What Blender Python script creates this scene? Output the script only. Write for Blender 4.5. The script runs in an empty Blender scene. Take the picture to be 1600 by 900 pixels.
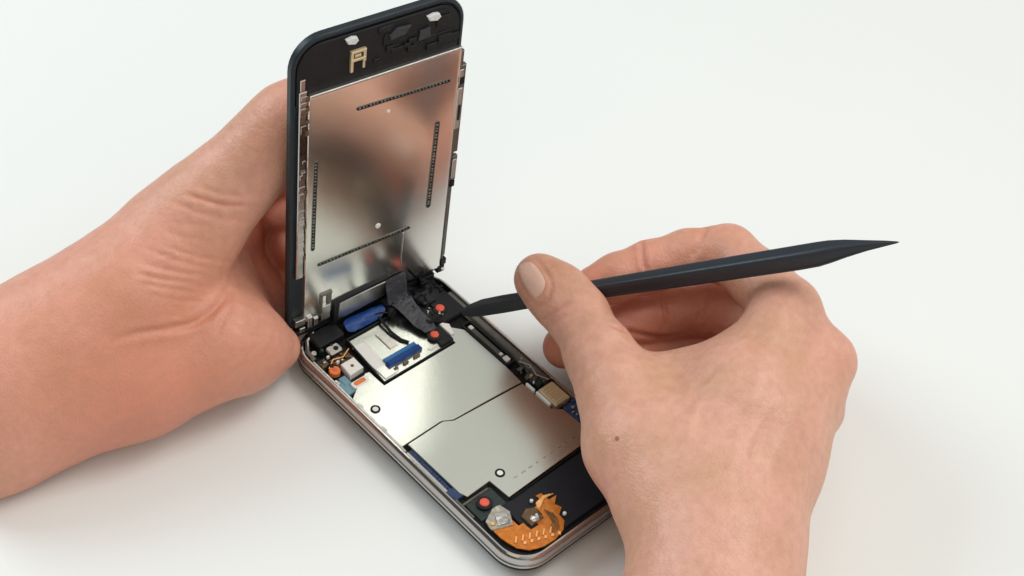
import bpy, bmesh, math, random
import numpy as np
from mathutils import Matrix, Vector

random.seed(7)
MM = 0.001                      # every length below is given in millimetres
sc = bpy.context.scene
COL = sc.collection

# ------------------------------------------------------------------ camera
CAM = np.array([-208.26732910359118, -163.75175592910503, 381.0665506697489])
RC = np.array([[0.7322376584703225, -0.6730656770883021, 0.10397406331955131],
               [-0.4270914837624474, -0.5727269714375647, -0.6996975637254099],
               [0.530491164879401, 0.46793847872355815, -0.7068328752053643]])
FPX = 2417.9
cam_d = bpy.data.cameras.new('camera')
cam = bpy.data.objects.new('camera', cam_d)
COL.objects.link(cam)
M = Matrix.Identity(4)
for i in range(3):
    M[i][0] = RC[0][i]; M[i][1] = -RC[1][i]; M[i][2] = -RC[2][i]; M[i][3] = CAM[i] * MM
cam.matrix_world = M
cam_d.sensor_width = 36.0
cam_d.lens = 36.0 * FPX / 1600.0
cam_d.clip_start = 0.01
cam_d.clip_end = 50.0
sc.camera = cam

# ------------------------------------------------------------------ world, lamps, exposure
world = bpy.data.worlds.new('World')
sc.world = world
world.use_nodes = True
bg = world.node_tree.nodes['Background']
bg.inputs['Strength'].default_value = 1.06
# a pale room: a broad bright window area front right and overhead, dimmer walls behind
_nt = world.node_tree
_tc = _nt.nodes.new('ShaderNodeTexCoord')
_dot = _nt.nodes.new('ShaderNodeVectorMath'); _dot.operation = 'DOT_PRODUCT'
_dot.inputs[1].default_value = (0.42, -0.42, 0.80)
_nt.links.new(_tc.outputs['Generated'], _dot.inputs[0])
_cr = _nt.nodes.new('ShaderNodeValToRGB')
_els = _cr.color_ramp.elements
for _p, _v in ((0.0, 0.10), (0.35, 0.19), (0.60, 0.22), (0.80, 0.72), (0.95, 1.0)):
    _e = _els[0] if _p == 0.0 else (_els[1] if _p == 0.95 else _els.new(_p))
    _e.position = _p; _e.color = (_v, _v * 0.99, _v * 0.94, 1)
_nt.links.new(_dot.outputs['Value'], _cr.inputs['Fac'])
_nt.links.new(_cr.outputs['Color'], bg.inputs['Color'])


def area(name, loc, target, size, power, color):
    d = bpy.data.lights.new(name, 'AREA')
    d.shape = 'RECTANGLE'; d.size = size[0]; d.size_y = size[1]
    d.energy = power; d.color = color
    o = bpy.data.objects.new(name, d)
    COL.objects.link(o)
    o.location = [c * MM for c in loc]
    v = Vector(target) - Vector(loc)
    o.rotation_euler = v.to_track_quat('-Z', 'Y').to_euler()
    return o


area('window_light', (-480, 1120, 850), (60, 120, 0), (0.85, 0.6), 12.0, (0.82, 0.94, 1.0))
area('desk_light', (470, -160, 1000), (30, 60, 0), (0.45, 0.45), 4.2, (1.0, 0.98, 0.93))
area('warm_fill', (-650, -260, 560), (-20, 60, 0), (0.5, 0.4), 0.55, (1.0, 0.80, 0.56))  # added fill light, warms the near left tabletop and lifts the arm's shadow
sc.view_settings.view_transform = 'Standard'
sc.view_settings.look = 'None'
sc.view_settings.exposure = -0.10
sc.view_settings.gamma = 1.0
sc.render.engine = 'CYCLES'


# ------------------------------------------------------------------ geometry of the view, used once to measure places
def ray(px, py):
    return RC.T @ np.array([(px - 800.0) / FPX, (py - 450.0) / FPX, 1.0])


def at(px, py, d):
    """point seen at a picture position, d millimetres deep"""
    return CAM + ray(px, py) * d


def on_base(px, py, z=0.0):
    d = ray(px, py)
    return CAM + d * (z - CAM[2]) / d[2]


# ------------------------------------------------------------------ materials
def new_mat(name):
    m = bpy.data.materials.new(name)
    m.use_nodes = True
    nt = m.node_tree
    return m, nt, nt.nodes['Principled BSDF']


def node(nt, t, **kw):
    n = nt.nodes.new(t)
    for k, v in kw.items():
        if hasattr(n, k):
            setattr(n, k, v)
        else:
            n.inputs[k].default_value = v
    return n


def simple(name, col, rough=0.5, metal=0.0, var=0.12, scale=400.0, bump=0.0, bscale=900.0, col2=None, rvar=0.08, spec=0.5, coat=0.0):
    m, nt, b = new_mat(name)
    tc = node(nt, 'ShaderNodeTexCoord')
    n1 = node(nt, 'ShaderNodeTexNoise')
    n1.inputs['Scale'].default_value = scale
    n1.inputs['Detail'].default_value = 5
    nt.links.new(tc.outputs['Object'], n1.inputs['Vector'])
    mix = node(nt, 'ShaderNodeMix', data_type='RGBA')
    c = np.array(col)
    c2 = np.array(col2) if col2 is not None else c * (1 - var)
    if col2 is None:
        c = np.minimum(c * (1 + var), 1)
    mix.inputs[6].default_value = (*c, 1)
    mix.inputs[7].default_value = (*c2, 1)
    nt.links.new(n1.outputs['Fac'], mix.inputs[0])
    nt.links.new(mix.outputs[2], b.inputs['Base Color'])
    mr = node(nt, 'ShaderNodeMapRange')
    mr.inputs['To Min'].default_value = max(rough - rvar, 0.02)
    mr.inputs['To Max'].default_value = min(rough + rvar, 1)
    nt.links.new(n1.outputs['Fac'], mr.inputs['Value'])
    nt.links.new(mr.outputs['Result'], b.inputs['Roughness'])
    b.inputs['Metallic'].default_value = metal
    b.inputs['Specular IOR Level'].default_value = spec
    b.inputs['Coat Weight'].default_value = coat
    if bump:
        n2 = node(nt, 'ShaderNodeTexNoise')
        n2.inputs['Scale'].default_value = bscale
        n2.inputs['Detail'].default_value = 4
        nt.links.new(tc.outputs['Object'], n2.inputs['Vector'])
        bp = node(nt, 'ShaderNodeBump')
        bp.inputs['Strength'].default_value = 1.0
        bp.inputs['Distance'].default_value = bump * MM
        nt.links.new(n2.outputs['Fac'], bp.inputs['Height'])
        nt.links.new(bp.outputs['Normal'], b.inputs['Normal'])
    return m


MAT = dict(
    table=simple('white_tabletop', (0.775, 0.79, 0.78), 0.48, 0, 0.015, 9, 0.03, 500, rvar=0.04),
    shield=simple('brushed_steel_shield', (0.66, 0.68, 0.62), 0.25, 1.0, 0.03, 30, 0.012, 40, rvar=0.03),
    plate=simple('polished_steel_backplate', (0.86, 0.86, 0.82), 0.20, 1.0, 0.04, 40, 0.10, 45, rvar=0.05),
    chrome=simple('chrome_bezel', (0.50, 0.475, 0.46), 0.15, 1.0, 0.05, 120, 0.04, 300, rvar=0.05),
    steel=simple('dull_steel', (0.52, 0.51, 0.48), 0.35, 1.0, 0.18, 500, 0.08, 700),
    darksteel=simple('dark_steel', (0.16, 0.155, 0.14), 0.38, 0.9, 0.3, 400, 0.08, 600),
    white=simple('white_part', (0.78, 0.77, 0.74), 0.45, 0, 0.05, 600),
    foam=simple('white_foam', (0.72, 0.72, 0.72), 0.8, 0, 0.2, 900, 0.4, 900),
    black=simple('black_plastic', (0.012, 0.0125, 0.014), 0.42, 0, 0.3, 300, 0.08, 500, spec=0.22),
    glossblack=simple('gloss_black_shell', (0.010, 0.012, 0.015), 0.22, 0, 0.2, 200, spec=0.22),
    rim=simple('dark_rubber_rim', (0.020, 0.028, 0.034), 0.38, 0, 0.3, 200, spec=0.22),
    pit=simple('dark_interior', (0.008, 0.008, 0.009), 0.6, 0, 0.4, 700, 0.5, 500, spec=0.22),
    battery=simple('black_battery_wrap', (0.013, 0.014, 0.019), 0.45, 0, 0.25, 150, 0.1, 200, spec=0.22),
    ribbon=simple('dark_grey_ribbon', (0.042, 0.043, 0.052), 0.45, 0, 0.35, 260, 0.25, 300, spec=0.25),
    blue=simple('blue_tape', (0.006, 0.045, 0.20), 0.42, 0, 0.25, 300, 0.1, 300, spec=0.25),
    ltblue=simple('pale_blue_tape', (0.04, 0.16, 0.38), 0.35, 0, 0.15, 300, spec=0.25),
    cyan=simple('grey_blue_pad', (0.16, 0.30, 0.38), 0.5, 0, 0.2, 600),
    board=simple('blue_circuit_board', (0.012, 0.035, 0.105), 0.4, 0, 0.4, 900, 0.3, 900),
    green=simple('green_black_board', (0.008, 0.020, 0.018), 0.45, 0, 0.4, 800, 0.2, 800),
    red=simple('red_indicator_dot', (0.74, 0.10, 0.055), 0.5, 0, 0.2, 900),
    orange=simple('orange_sticker', (0.75, 0.20, 0.045), 0.5, 0, 0.2, 900),
    kapton=simple('orange_polyimide_flex', (0.88, 0.27, 0.015), 0.24, 0.0, 0.2, 420, 0.25, 260, col2=(0.22, 0.055, 0.008)),
    copper=simple('pale_copper_trace', (0.90, 0.45, 0.16), 0.35, 0.1, 0.15, 500),
    gold=simple('gold_contact', (0.72, 0.60, 0.38), 0.30, 0.45, 0.08, 300, 0.05, 500),
    tape=simple('beige_grey_tape', (0.40, 0.36, 0.24), 0.4, 0.3, 0.2, 400, 0.1, 400, col2=(0.30, 0.30, 0.30)),
    brown=simple('brown_component', (0.12, 0.07, 0.03), 0.4, 0.2, 0.5, 900),
    nylon=simple('black_nylon', (0.020, 0.026, 0.036), 0.40, 0, 0.15, 200, 0.05, 900),
    glass=simple('black_front_glass', (0.006, 0.006, 0.008), 0.06, 0, 0.0, 10, rvar=0.01),
    nail=simple('fingernail', (0.80, 0.52, 0.42), 0.28, 0, 0.06, 300, coat=0.3),
    mole=simple('brown_mole', (0.30, 0.13, 0.09), 0.6, 0, 0.1, 900),
)


def skin_material():
    m, nt, b = new_mat('skin')
    L = nt.links.new
    tc = node(nt, 'ShaderNodeTexCoord')
    big = node(nt, 'ShaderNodeTexNoise'); big.inputs["Scale"].default_value = 55; big.inputs['Detail'].default_value = 3
    fine = node(nt, 'ShaderNodeTexNoise'); fine.inputs['Scale'].default_value = 330; fine.inputs['Detail'].default_value = 6
    L(tc.outputs['Object'], big.inputs['Vector']); L(tc.outputs['Object'], fine.inputs['Vector'])
    r1 = node(nt, 'ShaderNodeMapRange'); r1.inputs['From Min'].default_value = 0.36; r1.inputs['From Max'].default_value = 0.64
    L(big.outputs['Fac'], r1.inputs['Value'])
    m1 = node(nt, 'ShaderNodeMix', data_type='RGBA')
    m1.inputs[6].default_value = (0.75, 0.40, 0.30, 1)     # pink
    m1.inputs[7].default_value = (0.65, 0.36, 0.235, 1)     # tan
    L(r1.outputs['Result'], m1.inputs[0])
    at_ = node(nt, 'ShaderNodeAttribute'); at_.attribute_name = 'redness'
    m2 = node(nt, 'ShaderNodeMix', data_type='RGBA')
    m2.inputs[7].default_value = (0.66, 0.215, 0.135, 1)
    L(at_.outputs['Fac'], m2.inputs[0]); L(m1.outputs[2], m2.inputs[6])
    r2 = node(nt, 'ShaderNodeMapRange'); r2.inputs['To Min'].default_value = 0.0; r2.inputs['From Min'].default_value = 0.3; r2.inputs['From Max'].default_value = 0.7; r2.inputs['To Max'].default_value = 0.42
    L(fine.outputs['Fac'], r2.inputs['Value'])
    m3 = node(nt, 'ShaderNodeMix', data_type='RGBA'); m3.inputs[7].default_value = (0.52, 0.23, 0.16, 1)
    L(r2.outputs['Result'], m3.inputs[0]); L(m2.outputs[2], m3.inputs[6])
    L(m3.outputs[2], b.inputs['Base Color'])
    b.inputs['Roughness'].default_value = 0.46
    b.inputs['Specular IOR Level'].default_value = 0.5
    b.inputs['Subsurface Weight'].default_value = 0.13
    b.inputs['Subsurface Radius'].default_value = (1.0, 0.35, 0.2)
    b.inputs['Subsurface Scale'].default_value = 2.2 * MM
    vo = node(nt, 'ShaderNodeTexVoronoi'); vo.feature = 'DISTANCE_TO_EDGE'; vo.inputs['Scale'].default_value = 850
    wob = node(nt, 'ShaderNodeVectorMath', operation='MULTIPLY'); wob.inputs[1].default_value = (1.0, 0.62, 0.8)
    L(tc.outputs['Object'], wob.inputs[0]); L(wob.outputs[0], vo.inputs['Vector'])
    vr = node(nt, 'ShaderNodeMapRange'); vr.inputs['From Max'].default_value = 0.18
    L(vo.outputs['Distance'], vr.inputs['Value'])
    wv = node(nt, 'ShaderNodeTexNoise'); wv.inputs['Scale'].default_value = 170; wv.inputs['Detail'].default_value = 5
    L(tc.outputs['Object'], wv.inputs['Vector'])
    b1 = node(nt, 'ShaderNodeBump'); b1.inputs['Distance'].default_value = 0.045 * MM; b1.inputs['Strength'].default_value = 1.0
    L(vr.outputs['Result'], b1.inputs['Height'])
    b2 = node(nt, 'ShaderNodeBump'); b2.inputs['Distance'].default_value = 0.9 * MM; b2.inputs['Strength'].default_value = 0.6
    L(wv.outputs['Fac'], b2.inputs['Height']); L(b1.outputs['Normal'], b2.inputs['Normal'])
    L(b2.outputs['Normal'], b.inputs['Normal'])
    return m


MAT['skin'] = skin_material()


# ------------------------------------------------------------------ object helpers
WPOS = {}


def tag(o, label=None, cat=None, group=None, kind=None):
    if label: o['label'] = label
    if cat: o['category'] = cat
    if group: o['group'] = group
    if kind: o['kind'] = kind
    return o


def empty(name, loc, label, cat):
    o = bpy.data.objects.new(name, None)
    o.empty_display_size = 0.01
    COL.objects.link(o)
    o.location = [c * MM for c in loc]
    WPOS[o.name] = np.array(loc, float)
    return tag(o, label, cat)


def link_mesh(name, V, F, mat, parent=None, origin=None, smooth=True, label=None):
    """V in world millimetres; the object's own origin sits at `origin`"""
    V = np.asarray(V, float)
    if origin is None:
        origin = V.mean(0) if len(V) else np.zeros(3)
    origin = np.array(origin, float)
    me = bpy.data.meshes.new(name)
    me.from_pydata(((V - origin) * MM).tolist(), [], [list(map(int, f)) for f in F])
    me.validate()
    me.materials.append(MAT[mat] if isinstance(mat, str) else mat)
    o = bpy.data.objects.new(name, me)
    COL.objects.link(o)
    base = WPOS[parent.name] if parent else np.zeros(3)
    o.location = ((origin - base) * MM).tolist()
    if parent: o.parent = parent
    WPOS[o.name] = origin
    bm = bmesh.new(); bm.from_mesh(me)
    bmesh.ops.recalc_face_normals(bm, faces=bm.faces)
    for f in bm.faces: f.smooth = smooth
    if smooth:
        for e in bm.edges:
            if len(e.link_faces) == 2 and e.calc_face_angle(0) > math.radians(38):
                e.smooth = False
    bm.to_mesh(me); bm.free()
    if label: o['label'] = label
    return o


class MB:
    """collects shapes of ONE part"""
    def __init__(s, frame=None):
        s.V = []; s.F = []; s.fr = frame or (lambda p: p)

    def add(s, V, F):
        n = len(s.V)
        s.V += [np.array(s.fr(np.array(v, float))) for v in V]
        s.F += [[i + n for i in f] for f in F]
        return s

    def loft(s, rings, cap0=True, cap1=True, closed=True):
        n = len(rings[0]); V = [v for r in rings for v in r]; F = []
        for j in range(len(rings) - 1):
            for i in range(n if closed else n - 1):
                k = (i + 1) % n
                F.append([j * n + i, j * n + k, (j + 1) * n + k, (j + 1) * n + i])
        if cap0: F.append(list(range(n))[::-1])
        if cap1: F.append([(len(rings) - 1) * n + i for i in range(n)])
        return s.add(V, F)

    def prism(s, poly, z0, z1, ch=0.12):
        """plate with chamfered upper edge"""
        p0 = poly; p1 = offset(poly, -ch)
        return s.loft([[(x, y, z0) for x, y in p0], [(x, y, z1 - ch) for x, y in p0], [(x, y, z1) for x, y in p1]])

    def box(s, x0, x1, y0, y1, z0, z1, ch=0.12, r=0.0):
        return s.prism(rrect(x0, x1, y0, y1, r) if r else [(x0, y0), (x1, y0), (x1, y1), (x0, y1)], z0, z1, ch)

    def disc(s, x, y, r, z0, z1, n=20, ch=0.1):
        return s.prism([(x + r * math.cos(a), y + r * math.sin(a)) for a in np.linspace(0, 2 * math.pi, n, endpoint=False)], z0, z1, ch)

    def ring(s, x, y, r0, r1, z0, z1, n=24):
        A = np.linspace(0, 2 * math.pi, n, endpoint=False)
        c = lambda r, z: [(x + r * math.cos(a), y + r * math.sin(a), z) for a in A]
        return s.loft([c(r1, z0), c(r1, z1), c(r0, z1), c(r0, z0)], False, False)

    def tube(s, pts, r, n=8):
        pts = [np.array(p, float) for p in pts]; rings = []
        for i, p in enumerate(pts):
            t = pts[min(i + 1, len(pts) - 1)] - pts[max(i - 1, 0)]; t /= np.linalg.norm(t)
            a = np.cross(t, [0.1, 0.2, 1]); a /= np.linalg.norm(a); b = np.cross(t, a)
            rr = r[i] if hasattr(r, '__len__') else r
            rings.append([p + rr * (math.cos(q) * a + math.sin(q) * b) for q in np.linspace(0, 2 * math.pi, n, endpoint=False)])
        return s.loft(rings)

    def strip(s, left, right, th=0.15):
        """ribbon between two edges (lists of 3-D points), th thick"""
        rings = []
        for i, (a, b) in enumerate(zip(left, right)):
            a = np.array(a, float); b = np.array(b, float)
            j = min(i + 1, len(left) - 1); k = max(i - 1, 0)
            t = np.array(left[j], float) - np.array(left[k], float)
            nn = np.cross(t, b - a); nn = nn / (np.linalg.norm(nn) + 1e-9) * th
            rings.append([a, b, b + nn, a + nn])
        return s.loft(rings)

    def build(s, name, mat, parent=None, origin=None, smooth=True, label=None):
        return link_mesh(name, s.V, s.F, mat, parent, origin, smooth, label)


def rrect(x0, x1, y0, y1, r, n=8):
    rs = r if hasattr(r, '__len__') else [r] * 4       # corners: (x1,y0),(x1,y1),(x0,y1),(x0,y0)
    P = []
    for (cx, cy, sx, sy, a0), q in zip([(x1, y0, -1, 1, -90), (x1, y1, -1, -1, 0), (x0, y1, 1, -1, 90), (x0, y0, 1, 1, 180)], rs):
        for i in range(n + 1):
            a = math.radians(a0 + 90 * i / n)
            P.append((cx + sx * q + q * math.cos(a), cy + sy * q + q * math.sin(a)))
    return P


def offset(poly, d):
    """grow (d>0) or shrink a counter-clockwise polygon"""
    P = [np.array(p, float) for p in poly]; n = len(P)
    A = sum(P[i][0] * P[(i + 1) % n][1] - P[(i + 1) % n][0] * P[i][1] for i in range(n))
    sg = 1 if A > 0 else -1
    out = []
    for i in range(n):
        a = P[i] - P[i - 1]; b = P[(i + 1) % n] - P[i]
        a /= np.linalg.norm(a) + 1e-9; b /= np.linalg.norm(b) + 1e-9
        na = np.array([a[1], -a[0]]) * sg; nb = np.array([b[1], -b[0]]) * sg
        m = na + nb; l = m @ m
        out.append(tuple(P[i] + m * (2 * d / max(l, 0.6))) if l > 1e-6 else tuple(P[i]))
    return out


def crumple(o, amp, size, cuts=3, seed=0.0, only_up=True):
    """wrinkle a thin sheet: subdivide it and push its points about"""
    from mathutils import noise
    bm = bmesh.new(); bm.from_mesh(o.data)
    bmesh.ops.triangulate(bm, faces=bm.faces)
    for _ in range(cuts):
        bmesh.ops.subdivide_edges(bm, edges=[e for e in bm.edges if e.calc_length() > size * MM * .45], cuts=1)
        bmesh.ops.triangulate(bm, faces=[f for f in bm.faces if len(f.verts) > 3])
    for v in bm.verts:
        p = v.co / (size * MM)
        n = noise.noise(p + Vector((seed, 3.1, 0))) + .5 * noise.noise(p * 2.3 + Vector((9, seed, 0)))
        v.co.z += amp * MM * (abs(n) * 1.6 - .3)
        v.co.x += amp * MM * .4 * noise.noise(p * 1.3 + Vector((5, 5, seed)))
    for f in bm.faces: f.smooth = True
    bm.to_mesh(o.data); bm.free()


# ------------------------------------------------------------------ the setting
tb = MB(); tb.box(-900, 1500, -700, 1700, -30.5, -10.5, 2.0)
o = tb.build('tabletop', 'table'); tag(o, kind='structure')

# ------------------------------------------------------------------ the phone
phone = empty('smartphone', (31, 57.5, -10.5),
              'opened smartphone on the white table with its screen panel lifted upright and steel shields bare', 'smartphone')

OUT = (0.0, 62.0, 0.0, 115.5)


def outline(inset, r=11.0):
    return rrect(OUT[0] + inset, OUT[1] - inset, OUT[2] + inset, OUT[3] - inset, max(r - inset, 0.5), 10)


def lp(inset, z): return [(x, y, z) for x, y in outline(inset)]


b = MB()
b.loft([lp(13, -10.45), lp(9, -10.3), lp(5, -9.4), lp(2.2, -8.0), lp(0.9, -7.0), lp(0.15, -6.1), lp(-0.1, -5.3), lp(0.1, -4.9), lp(0.9, -4.8)], True, True)
b.build('back_shell', 'glossblack', phone)
b = MB()
b.loft([lp(1.0, -4.95), lp(0.1, -4.9), lp(-0.12, -4.5), lp(-0.12, -4.1), lp(0.12, -3.75), lp(0.28, -3.5), lp(0.12, -3.2), lp(0.02, -2.6), lp(0.12, -1.6), lp(0.55, -0.5),
        lp(1.15, 0.0), lp(1.65, 0.0), lp(1.85, -0.25), lp(1.95, -2.8)], False, False)
b.build('bezel', 'chrome', phone)
b = MB()
b.prism(outline(1.9), -5.6, -2.6, 0.05)
b.build('inner_tray', 'pit', phone)
# pale steel lip inside the left rail
b = MB(); b.box(1.95, 2.7, 56, 103, -2.6, -0.25, 0.1)
b.box(2.0, 3.5, 36, 56, -2.6, -1.2, 0.3)
b.build('side_lip', 'steel', phone)
b = MB(); b.box(57.2, 60.1, 50.5, 101, -2.6, -0.6, 0.5)  # dark colour paints in the chrome wall's dark reflection and the panel's shade
b.box(56.6, 57.4, 52, 96, -2.6, -1.4, 0.2)
b.build('side_lip', 'darksteel', phone, label='rail along the far side, dark reflection and shade put into its colour')

# shields
up = [(2.8, 58.3), (19.6, 58.75), (22.9, 56.85), (51.4, 55.0), (52.0, 63.4), (51.9, 84.2), (48.5, 88.3), (45.6, 88.2), (45.4, 81.5), (14.6, 81.4), (14.4, 88.9), (12.9, 89.2), (6.2, 85.4), (2.8, 83)]
b = MB(); b.prism(up, -2.6, -0.75, 0.15)
us = b.build('shield', 'shield', phone, label='upper steel shield')
lo = [(4.9, 57.85), (19.75, 58.25), (22.9, 56.35), (51.2, 54.45), (51.2, 41), (54.4, 38), (54.6, 28), (53.0, 23.8), (16.2, 22.8), (15.6, 31.2), (6.4, 30.9), (5.2, 33.4)]
b = MB(); b.prism(lo, -2.6, -0.7, 0.15)
ls = b.build('shield', 'shield', phone, label='lower steel shield')
# dashes pressed in the lower shield
b = MB()
for k in range(9):
    x = 22.5 + k * 3.15; L = random.uniform(0.9, 2.0)
    b.box(x, x + L, 27.2 + random.uniform(-.15, .15), 27.65, -0.72, -0.6, 0.05)
b.build('pressed_dashes', 'steel', ls)
for (x, y), sh in (((5.9, 75.2), us), ((20.3, 31.5), ls)):
    b = MB(); b.ring(x, y, 1.0, 1.65, -0.8, -0.55); b.build('ring_mark', 'pit', sh)
    b = MB(); b.disc(x, y, 1.0, -0.8, -0.5); b.build('round_stud', 'white', sh)

# connector bay with dark gasket
b = MB()
g0 = offset([(15.0, 81.9), (44.8, 81.9), (44.8, 90.5), (42.5, 104.5), (17.0, 104.5)], 0)
g1 = offset(g0, -0.5)
b.loft([[(x, y, -2.6) for x, y in g0], [(x, y, -0.35) for x, y in g0], [(x, y, -0.35) for x, y in g1], [(x, y, -2.0) for x, y in g1]], False, False)
b.build('gasket', 'black', phone)
b = MB(); b.prism(offset(g0, -0.8), -2.6, -1.15, 0.15)
b.box(16.7, 22.5, 83.4, 88.5, -1.15, -0.75, 0.15)
b.box(36.5, 41.5, 84, 85.2, -1.15, -0.85, 0.1)
bay = b.build('connector_plate', 'shield', phone)
b = MB(); b.box(16.6, 21.2, 83.2, 100.5, -1.2, -0.85, 0.1); b.build('white_pad', 'white', bay)
b = MB(); b.box(20.6, 34.6, 86.0, 88.2, -1.1, 0.4, 0.35); b.build('connector', 'blue', phone, label='small blue connector strip')
b = MB(); b.box(20.9, 34.3, 88.35, 90.0, -1.1, 0.15, 0.35); b.build('connector_bar', 'ltblue', phone)
b = MB(); b.box(21.5, 23.0, 84.2, 85.0, -1.0, -0.3, .1); b.box(25.5, 27.5, 84.3, 85.2, -1.0, -0.3, .1); b.box(30, 32.5, 84.4, 85.2, -1.0, -0.3, .1)
b.build('solder_part', 'brown', phone)
# big blue pull tab, arched
L_, R_ = [], []
for t in np.linspace(0, 1, 9):
    y = 104.8 + 5.4 * t; z = -0.4 + 2.6 * math.sin(math.pi * (0.1 + 0.62 * t))
    e_ = 2.6 * (2 * t - 1) ** 4; L_.append((18.2 + e_ + 1.3 * t, y, z)); R_.append((35.0 - e_ + 0.6 * t, y - 1.2 * t, z))
b = MB(); b.strip(L_, R_, 0.35); o = b.build('pull_tab', 'blue', phone); crumple(o, .4, 4.0, 3, 6.1)
b = MB(); b.tube([(31.5, 105, 0.6), (31.2, 102, 0.3), (30.9, 98, -0.2), (31.6, 93.5, -0.6), (33, 91, -0.7)], 0.55)
b.build('thin_cable', 'black', phone)
b = MB(); b.box(26.3, 29.6, 92.5, 100.5, -1.2, -0.7, .15); b.build('foil_pad', 'steel', phone)

# dots
def red_dot(x, y, z, r=1.55):
    b = MB(); b.disc(x, y, r + 1.0, z - 0.8, z, 22); so = b.build('screw_well', 'black', phone)
    b = MB()
    b.loft([[(x + rr * math.cos(a), y + rr * math.sin(a), zz) for a in np.linspace(0, 2 * math.pi, 20, endpoint=False)]
            for rr, zz in ((r, z), (r * .97, z + 0.25), (r * .7, z + 0.5), (r * .3, z + .58))])
    b.ring(x, y, r * .72, r * .84, z + 0.2, z + 0.45)
    b.build('screw', 'red', so)


red_dot(51.1, 96.2, 0.2, 1.6); red_dot(41.7, 88.0, 0.1, 1.5); red_dot(9.0, 26.1, -0.9, 1.55)
b = MB(); b.disc(5.6, 95.9, 1.9, -2, -0.1, 18, .3); so = b.build('screw', 'orange', phone)
b = MB(); b.disc(5.6, 95.9, .8, -0.15, 0.12, 12, .1); b.build('screw_slot', 'red', so)
b = MB(); b.prism([(8.0, 90.9), (13.8, 91.2), (14.0, 96.6), (8.6, 96.6)], -2.6, 0.0, .25); ws = b.build('white_component', 'white', phone)
b = MB(); b.disc(11.2, 93.8, .6, -0.05, 0.15, 10, .05); b.build('centre_dot', 'brown', ws)
b = MB(); b.box(6.0, 12.3, 85.8, 88.6, -2.6, -0.5, .2, 0.7); st = b.build('sticker_base', 'white', phone)
b = MB(); b.box(7.0, 11.3, 86.4, 88.1, -0.55, -0.3, .1, 0.7); b.build('sticker', 'orange', st)
b = MB(); b.box(2.9, 6.6, 85.5, 92.2, -2.6, -1.2, .3); b.box(4.5, 7.2, 89, 92.8, -2.6, -0.9, .3); b.build('pad', 'cyan', phone)
b = MB(); b.box(3.2, 6.2, 99, 102.2, -2.6, -0.4, .3); b.box(7.2, 14.6, 96.9, 101.0, -2.6, -1.2, .2)
for k in range(10):
    x, y = random.uniform(7, 14), random.uniform(97, 101.5)
    b.box(x, x + random.uniform(.6, 1.6), y, y + random.uniform(.5, 1.2), -1.3, random.uniform(-.8, -.2), .08)
b.build('small_components', 'brown', phone)
b = MB(); b.box(8.5, 13.6, 101.4, 105.2, -2.6, 0.2, .4, .9); mo = b.build('vibration_motor', 'steel', phone)
b = MB(); b.disc(11.6, 103, .9, 0.1, 0.45, 12); b.build('motor_hub', 'black', mo)
b = MB()
b.tube([(2.9, 103, -0.3), (3.4, 107.5, -0.2), (6, 111.2, -0.1), (10, 112.8, 0)], 0.75); b.build('antenna_clip', 'steel', phone)
b = MB(); b.disc(4.9, 106, 1.0, -1.2, -0.3, 14, .2); b.build('screw', 'steel', phone)
b = MB(); b.box(7, 18, 106.0, 112.8, -2.6, 0.9, .5, 1.2); b.box(35.5, 46, 99, 112.5, -2.6, 0.8, .5, 1.0); b.build('speaker_module', 'black', phone)
# camera corner, dark block of parts
b = MB(); b.box(45.6, 58.5, 90.5, 111.8, -2.6, -0.2, .4, 2.0); cb = b.build('camera_module', 'black', phone)
b = MB(); b.disc(50.5, 106, 3.2, -0.3, 1.1, 24, .5); b.ring(50.5, 106, 1.6, 2.4, 1.0, 1.35); b.build('camera_lens', 'glossblack', cb)
b = MB()
for k in range(13):
    x, y = random.uniform(44.5, 50), random.uniform(92, 101)
    w = random.uniform(.5, 1.1); b.box(x, x + w, y, y + w * random.uniform(.5, 1), -0.3, random.uniform(.05, .5), .08)
b.build('small_components', 'steel', cb)
b = MB()
for k in range(16):
    x, y = random.uniform(45, 57), random.uniform(97, 111)
    w = random.uniform(1, 3); b.box(x, x + w, y, y + w * random.uniform(.4, 1), -0.3, random.uniform(.3, 1.6), .2)
b.build('chip', 'black', cb)
b = MB(); b.box(40.5, 46.0, 82.8, 91.5, -2.6, -0.2, .3, .6); b.build('bracket', 'black', phone)
b = MB(); b.prism([(46.2, 84.7), (47.6, 84.6), (49.0, 88.9), (47.4, 90.8), (46.2, 90.7)], -2.0, 0.1, .2); b.build('white_component', 'white', phone)

# slot with bar on the right
b = MB()
so_ = rrect(52.0, 56.2, 63.0, 86.2, 1.2, 5); si_ = offset(so_, -0.7)
b.loft([[(x, y, -2.6) for x, y in so_], [(x, y, -0.3) for x, y in so_], [(x, y, -0.3) for x, y in si_], [(x, y, -2.2) for x, y in si_]], False, False)
b.build('slot_frame', 'black', phone)
b = MB(); b.box(53.1, 55.0, 64.4, 84.6, -2.4, -0.35, .3, .6); sb = b.build('slot_bar', 'darksteel', phone)
b = MB(); b.box(53.1, 55.1, 64.3, 66.6, -1.2, 0.0, .2, .4); b.box(53.3, 54.8, 82.4, 84.2, -1.2, -0.1, .2, .4); b.box(53.4, 54.7, 67.6, 68.8, -1.2, -0.15, .2, .3); b.build('bar_contact', 'white', sb)
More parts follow.
